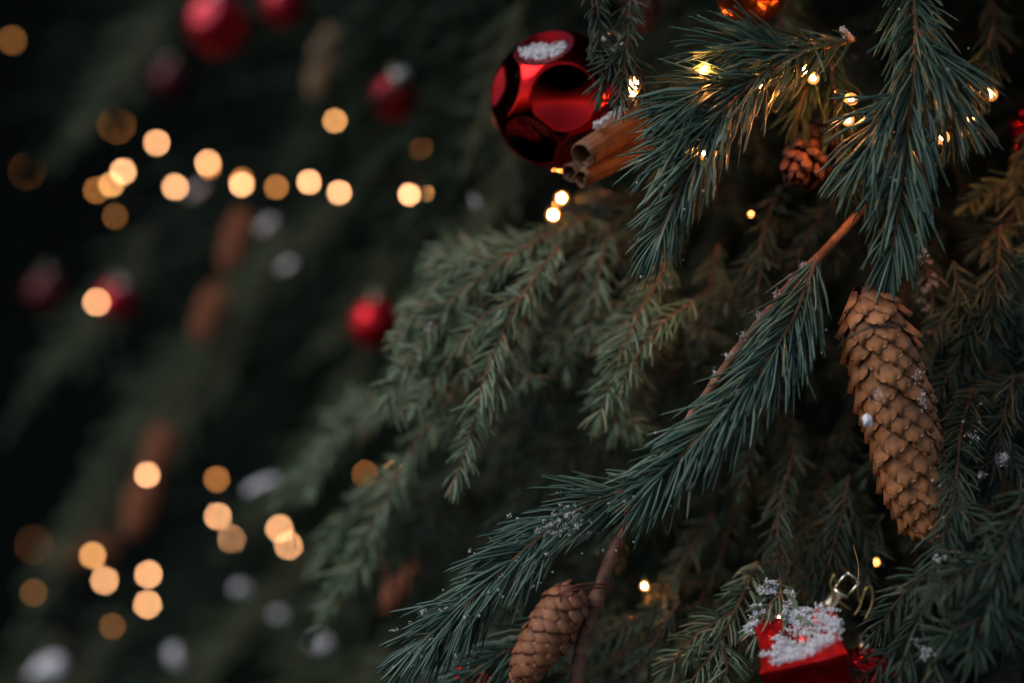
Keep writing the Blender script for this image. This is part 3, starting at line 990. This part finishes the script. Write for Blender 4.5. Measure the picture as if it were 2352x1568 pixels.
# ------------------------------------------------------------------ cinnamon bundle
def scroll_stick(parent, p0, p1, rad_, turns=1.25, flip=1, spin=0.0):
    p0, p1 = Vector(p0), Vector(p1)
    ax = (p1 - p0).normalized()
    q = ax.to_track_quat('Z', 'Y')
    L = (p1 - p0).length
    pts = []
    N = 44
    for i in range(N):                     # a quill: two edges rolled inwards to meet
        t_ = i / (N - 1) * 2 - 1
        a = t_ * math.pi * turns
        r = rad_ * (1 - .50 * max(0, abs(t_) - .52) / .48)
        pts.append((r * math.cos(a * flip + spin), r * math.sin(a * flip + spin)))
    th = rad_ * .14
    ring_o, ring_i = [], []
    for i in range(N):
        a, b = np.array(pts[max(i - 1, 0)]), np.array(pts[min(i + 1, N - 1)])
        t_ = b - a
        nn = np.array([-t_[1], t_[0]]) / (np.linalg.norm(t_) + 1e-9)
        ring_o.append(np.array(pts[i]) - nn * th * .5)
        ring_i.append(np.array(pts[i]) + nn * th * .5)
    sec = ring_o + ring_i[::-1]
    V, F = [], []
    steps = 14
    for j in range(steps + 1):
        wob = 1 + random.uniform(-.02, .02)
        for c in sec:
            V.append(p0 + q @ Vector((c[0] * wob, c[1] * wob, L * j / steps + (random.uniform(-.0006, .0006) if j in (0, steps) else 0))))
    m_ = len(sec)
    for j in range(steps):
        for i in range(m_):
            a, b = j * m_ + i, j * m_ + (i + 1) % m_
            F.append((a, b, b + m_, a + m_))
    for j in (0, steps):
        for i in range(N - 1):
            a, b, c, d = j * m_ + i, j * m_ + i + 1, j * m_ + m_ - 2 - i, j * m_ + m_ - 1 - i
            F.append((a, b, c, d) if j else (d, c, b, a))
    o = link(bpy.data.objects.new('cinnamon_stick', mesh('cinnamon_stick', V, F, M['cinnamon'], True, np.tile(RNG.random(m_), steps + 1))))
    return attach(o, parent)

cin = thing('cinnamon_bundle', 'bundle of curled cinnamon sticks with a little snow, below the dimpled red ball', 'cinnamon sticks', tuple(W(1338, 365, .74)))
scroll_stick(cin, W(1338, 362, .735), W(1500, 255, .765), U(33, .74), 1.3, 1, 1.2)
scroll_stick(cin, W(1308, 400, .750), W(1470, 320, .785), U(22, .75), 1.3, -1, 2.0)
scroll_stick(cin, W(1335, 412, .738), W(1490, 340, .770), U(20, .74), 1.25, 1, .6)

# ------------------------------------------------------------------ blurred cones and sticks on the left
for (x0, y0, x1, y1, d, wpx, mt, lab) in [
        (768, 70, 716, 220, 1.30, 40, 'far_tan', 'blurred tan cone hanging above the lone fairy light at the upper middle'),
        (560, 490, 520, 625, 1.38, 44, 'far_cone', 'blurred orange-brown cone below the row of fairy lights'),
        (505, 660, 455, 785, 1.38, 50, 'far_cone', 'blurred reddish-brown cone lower on the long grey bough, tip pointing down-left'),
        (380, 980, 340, 1110, 1.42, 52, 'far_cone', 'blurred orange-brown cone behind a single fairy light in the lower left'),
        (345, 1100, 300, 1230, 1.42, 58, 'far_cone', 'blurred pale brown cone just below the single fairy light in the lower left'),
        (265, 1245, 110, 1285, 1.55, 46, 'far_cone', 'blurred reddish cone lying nearly level at the lower left edge'),
        (940, 1290, 880, 1400, 1.05, 60, 'far_cone', 'dim orange-brown blurred cone left of the snow-dusted sprig')]:
    make_cone('spruce_cone', lab, W(x0, y0, d), W(x1, y1, d), U(wpx * 1.1, d), M[mt], rows=10, per=9, scale_w=1.6, scale_l=2.2, joined=True)

# ------------------------------------------------------------------ snow
def snow_lump(label, x, y, d, rx, ry, tilt=0, name='snow_clump'):
    """A rounded, uneven heap of snow."""
    V, F = [], []
    nu, nv = 22, 12
    ph = [random.uniform(0, 6.28) for _ in range(6)]
    for j in range(nv + 1):
        th = math.pi * j / nv
        for i in range(nu):
            a = 2 * math.pi * i / nu
            k = 1 + .16 * math.sin(3 * a + ph[0] + 2 * th) + .10 * math.sin(5 * th + ph[1] + 2 * a) + .07 * math.sin(7 * a + ph[2] - 3 * th)
            px = rx * k * math.sin(th) * math.cos(a)
            pz = ry * k * math.cos(th)
            ct, st = math.cos(R(tilt)), math.sin(R(tilt))
            V.append((U(px * ct - pz * st, d), U((rx + ry) * .45 * k * math.sin(th) * math.sin(a), d), U(px * st + pz * ct, d)))
    for j in range(nv):
        for i in range(nu):
            a, b = j * nu + i, j * nu + (i + 1) % nu
            F.append((a, a + nu, b + nu, b))
    o = link(bpy.data.objects.new(name, mesh(name, V, F, M['snow'])))
    o.location = W(x, y, d)
    return tag(o, label, 'snow', 'lumps of snow lying on the branches')

for a in [('blurred lump of snow on the larger red ball at the upper left', 495, 8, 1.33, 32, 9, 12),
          ('blurred lump of snow on the red ball at the top edge', 650, -14, 1.33, 27, 13, 8),
          ('pinkish lump of snow on the blurred red ball near the upper middle', 920, 182, 1.14, 15, 20, -20),
          ('pale pinkish lump of snow right of the orange cone below the row of fairy lights', 612, 520, 1.36, 23, 11, 45),
          ('small oval lump of snow on a bough below the row of fairy lights', 660, 612, 1.34, 20, 9, 28),
          ('long bluish lump of snow on a bough above the pair of lower fairy lights', 600, 1115, 1.25, 40, 11, 22),
          ('pinkish round lump of snow under the pair of lower fairy lights', 552, 1352, 1.30, 19, 12, 0),
          ('dim pinkish lump of snow right of and below the pinkish round one', 640, 1412, 1.34, 16, 10, 0),
          ('bright round lump of snow at the bottom, nearest to the long-needled sprig', 735, 1475, 1.28, 23, 17, 0),
          ('bright slanting lump of snow at the bottom left of the middle', 405, 1508, 1.36, 16, 24, 25),
          ('largest lump of snow in the bottom left corner', 112, 1535, 1.42, 42, 23, 20),
          ('small lump of snow at the left below the red ball and the lone fairy light', 450, 440, 1.42, 23, 8, 40),
          ('faint purplish streak of snow in the needles below the dimpled red ball', 1095, 470, 1.02, 6, 21, 30),
          ('pinkish snow on the bottom edge below the long-needled sprig tip', 1005, 1540, .86, 30, 22, 10),
          ('snow on the blurred purplish ball beside the lone fairy light', 280, 655, 1.46, 9, 6, 0),
          ('small white lump of snow on the middle branch tips', 990, 752, .83, 13, 5, 30),
          ('little lump of snow on the scales of the big tan cone', 1992, 966, .6655, 11, 14, 10)]:
    snow_lump(*a)

def snow_grains(label, centers, count, size, spread):
    """Loose crystals of snow: uncountable."""
    C = np.array([tuple(c) for c in centers])
    n_ = int(count * 3.2)
    ce = C[RNG.integers(0, len(C), n_)] + RNG.normal(0, 1, (n_, 3)) * np.array(spread)
    E = RNG.normal(0, 1, (n_, 3, 3)) 
    E = np.linalg.qr(E)[0] * (size * .62 * RNG.lognormal(0, .45, (n_, 1, 3)))
    V = np.concatenate([E, -E], 1).transpose(0, 1, 2) + ce[:, None]
    f = np.array([(0, 1, 2), (1, 3, 2), (3, 4, 2), (4, 0, 2), (1, 0, 5), (3, 1, 5), (4, 3, 5), (0, 4, 5)])
    F = (np.arange(n_)[:, None, None] * 6 + f[None]).reshape(-1, 3)
    o = link(bpy.data.objects.new('snow', npmesh('snow', V.reshape(-1, 3), F, M['snow'], smooth=False)))
    return tag(o, label, 'snow', None, 'stuff')

def on_needles(spots, dmax):
    """Points on the needles near the given (x, y, radius) spots, no deeper than dmax."""
    B_ = np.vstack([a[0] for a in ALL_TWIGS]); D_ = np.vstack([a[1] for a in ALL_TWIGS]); L_ = np.concatenate([a[2] for a in ALL_TWIGS])
    pts = np.vstack([B_ + D_ * (L_ * f)[:, None] for f in (.05, .2, .35, .5, .65, .8)]) + np.array([0, -.0004, .0005])
    lx = pts[:, 0] / (K * pts[:, 1]) + 1176
    ly = (CZ - pts[:, 2]) / (K * pts[:, 1]) + 784
    out = []
    for x, y, r in spots:
        q = ((lx - x) ** 2 + (ly - y) ** 2 < r * r) & (pts[:, 1] < dmax)
        c = pts[q]
        if len(c):
            out += [tuple(v) for v in c[np.argsort(c[:, 1])[:max(6, len(c) // 2)]]]
    return out

# heap on the ornament's upper face
cs = []
for _ in range(170):
    u, v = random.uniform(-.80, .92), random.uniform(-.85, .9)
    if v - .25 * u < -.62 or (v > .35 and u < -.2) or (u < -.55 and v > -.2):
        continue
    dz = 1 - .30 * (1 - abs(u)) * (1 - abs(v)) * 1.6
    cs.append(oc + ORN @ Vector((u * H, v * H, H * dz + .0010)))
snow_grains('grainy snow heaped on the faceted red ornament', cs, 1000, .0008, (.0016, .0016, .0006))
cs = [W(1245 + random.uniform(-62, 62), 132 + random.uniform(-18, 18), .735) for _ in range(30)]
cs = []
dv = Vector((-.26, -.66, .72)).normalized()
bc, br = W(1286, 232, .775), U(160, .775)
sx = dv.cross(Vector((0, 0, 1))).normalized()
sy = sx.cross(dv)
for _ in range(60):
    a, rr_ = random.uniform(0, 6.28), math.sqrt(random.random())
    cs.append(bc + dv * br * .855 + sx * rr_ * .33 * br * math.cos(a) + sy * (rr_ * .15 * math.sin(a) - .06) * br)
snow_grains('thin snow lying in the top dimple of the red ball', cs, 420, .0013, (.0014, .0005, .0012))
snow_grains('a little snow on the upper cinnamon stick', [W(1400 + 28 * t_, 272 - 16 * t_, .735) for t_ in np.linspace(-1, 1, 8)], 120, .0010, (.0012, .0014, .0007))
snow_grains('clotted snow on the dark needles at the top edge', on_needles([(1972, 5, 26), (1955, 66, 22), (1985, 30, 14)], .76), 260, .0007, (.0006, .0006, .0005))
snow_grains('frost and snow specks on the needles of the snow-dusted sprig', [I2[0][i] + I2[1][i] * I2[2][i] * f for i in RNG.integers(0, len(I2[0]), 60) for f in (.3, .7)] +
            on_needles([(1290, 1195, 40), (1320, 1180, 22), (1250, 1215, 22)], .74), 520, .00045, (.0006, .0008, .0005))
snow_grains('snow crusted on the twig above the faceted red ornament', on_needles([(1765, 1350, 22), (1740, 1400, 16), (1728, 1430, 16), (1722, 1450, 14), (1810, 1372, 16), (1800, 1400, 10)], .74), 300, .0007, (.0006, .0006, .0006))
snow_grains('snow specks among the needles right of the big cone', on_needles([(2125, 590, 22), (2130, 650, 24), (2118, 700, 16), (2235, 1000, 16), (2300, 1055, 16), (2160, 1280, 14), (2130, 1500, 18), (2105, 1475, 14), (2255, 1090, 10)], .80), 230, .0006, (.0006, .0006, .0005))
snow_grains('snow clinging to the knots of the bare stick', [tuple(P[i] + np.array([-.0022, -.0015, .001])) for i in (18, 21, 24, 27, 30, 33, 36)], 90, .0005, (.0012, .0008, .0012))
snow_grains('snow at the right edge of the big tan cone', [W(2108, 860, .675), W(2115, 905, .675), W(2122, 930, .675), W(2020, 910, .662), W(2005, 905, .662)], 24, .0005, (.0012, .0012, .0022))

# ------------------------------------------------------------------ fairy lights
def light_string(label, bulbs, rb=.0022):
    """bulbs: (x, y, d, level). One string: its wire, its bulbs and their sockets."""
    pts = [W(b[0], b[1], b[2]) for b in bulbs]
    t_ = thing('fairy_light_string', label, 'fairy lights', tuple(pts[0]), 'strings of warm fairy lights')
    org = pts[0]
    wp_ = []
    for a, b in zip(pts, pts[1:]):
        wp_.append(a + Vector((0, .010, .004)))
        m_ = a.lerp(b, .5)
        wp_.append(m_ + Vector((random.uniform(-.01, .01), .03, -.012)))
    wp_.append(pts[-1] + Vector((0, .010, .004)))
    wv = spline([p - org for p in wp_], len(wp_) * 8)
    link(bpy.data.objects.new('wire', mesh('wire', *tube(wv, .0006, 5), M['wire'])), t_)
    for p, b in zip(pts, bulbs):
        ax = Vector((random.gauss(0, .35), -.8, -.3 + random.gauss(0, .35))).normalized()
        r = b[4] if len(b) > 4 else rb
        prof = [(r * math.sin(a) + 1e-5, -r * 1.25 * math.cos(a)) for a in np.linspace(.08, math.pi - .08, 9)]
        o = bpy.data.objects.new('bulb', mesh('bulb', *lathe(prof, 12, (0, 0, 0), ax), M['bulb_shell'] if b[3] == 'near' else BULB[b[3]]))
        o.location = p - org
        link(o, t_)
        if b[3] == 'near':
            rc = r * .42
            prof = [(rc * math.sin(a) + 1e-5, -rc * 1.3 * math.cos(a)) for a in np.linspace(.1, math.pi - .1, 6)]
            link(bpy.data.objects.new('filament', mesh('filament', *lathe(prof, 8, (0, 0, 0), ax), BULB['near'])), o)
        so = bpy.data.objects.new('socket', mesh('socket', *lathe([(r * .7, -r * 3.2), (r * .8, -r * 3), (r * .85, -r * 1.3), (r * .7, -r * .9)], 10, (0, 0, 0), ax), M['socket']))
        link(so, o)
    return t_

B, Md, Dm, Ft, N = 'bright', 'mid', 'dim', 'faint', 'near'
light_string('row of out-of-focus warm fairy lights across the upper left', [
    (222, 437, 1.42, Dm), (256, 424, 1.34, Md), (283, 394, 1.38, B), (360, 328, 1.40, B), (402, 430, 1.40, B), (477, 374, 1.40, B), (480, 384, 1.38, Dm), (555, 424, 1.33, B), (555, 414, 1.36, Dm),
    (635, 430, 1.30, Dm), (710, 418, 1.30, B), (779, 442, 1.30, B), (940, 447, 1.20, B), (978, 445, 1.18, Md)])
light_string('scattered single out-of-focus fairy lights between the upper row and the dimpled red ball', [
    (264, 497, 1.36, Ft), (769, 277, 1.30, Md), (905, 272, 1.33, Ft), (968, 342, 1.27, Dm)])
light_string('lower-left fairy lights, from a lone one by a purplish ball down to stacked ones', [
    (222, 694, 1.50, B), (338, 1090, 1.36, B), (213, 1275, 1.42, Md), (240, 1332, 1.50, B), (341, 1318, 1.46, B), (339, 1387, 1.50, B), (258, 1437, 1.38, Ft), (77, 1360, 1.46, Ft)])
light_string('two pairs of out-of-focus fairy lights in the lower middle with a dim one above', [
    (498, 1100, 1.36, Dm), (500, 1185, 1.45, B), (533, 1238, 1.52, B), (642, 1213, 1.48, B), (663, 1252, 1.52, B)])
light_string('far, large and very faint fairy lights along the left edge', [
    (28, 93, 1.55, Ft), (268, 287, 2.7, Dm), (62, 393, 2.4, Ft), (78, 1250, 2.9, Ft)], .003)
light_string('two half-hidden orange fairy lights among the middle branch tips', [(838, 1088, 1.38, Dm), (908, 1086, 1.36, Md)])
light_string('fairy lights glowing in the dark needles along the top right', [
    (1290, 455, .86, N), (1270, 494, .88, N), (1455, 192, .84, N), (1452, 214, .84, N), (1618, 158, .69, N), (1615, 352, .69, N), (1748, 198, .70, N), (1848, 163, .72, N), (1868, 180, .725, N),
    (1955, 228, .70, N), (1948, 276, .73, N), (1725, 492, .78, Dm, .0013)], .0030)
light_string('three fairy lights glowing through needles at the right edge, beside the red glitter ball', [(2275, 216, .745, N), (2230, 270, .745, N), (2165, 316, .70, N)], .0034)
light_string('fairy lights shining through needles near the bottom, between the small cone and the faceted ornament', [(1480, 1345, .785, N), (1790, 1420, .76, N), (2012, 1290, .80, Dm, .0014)])
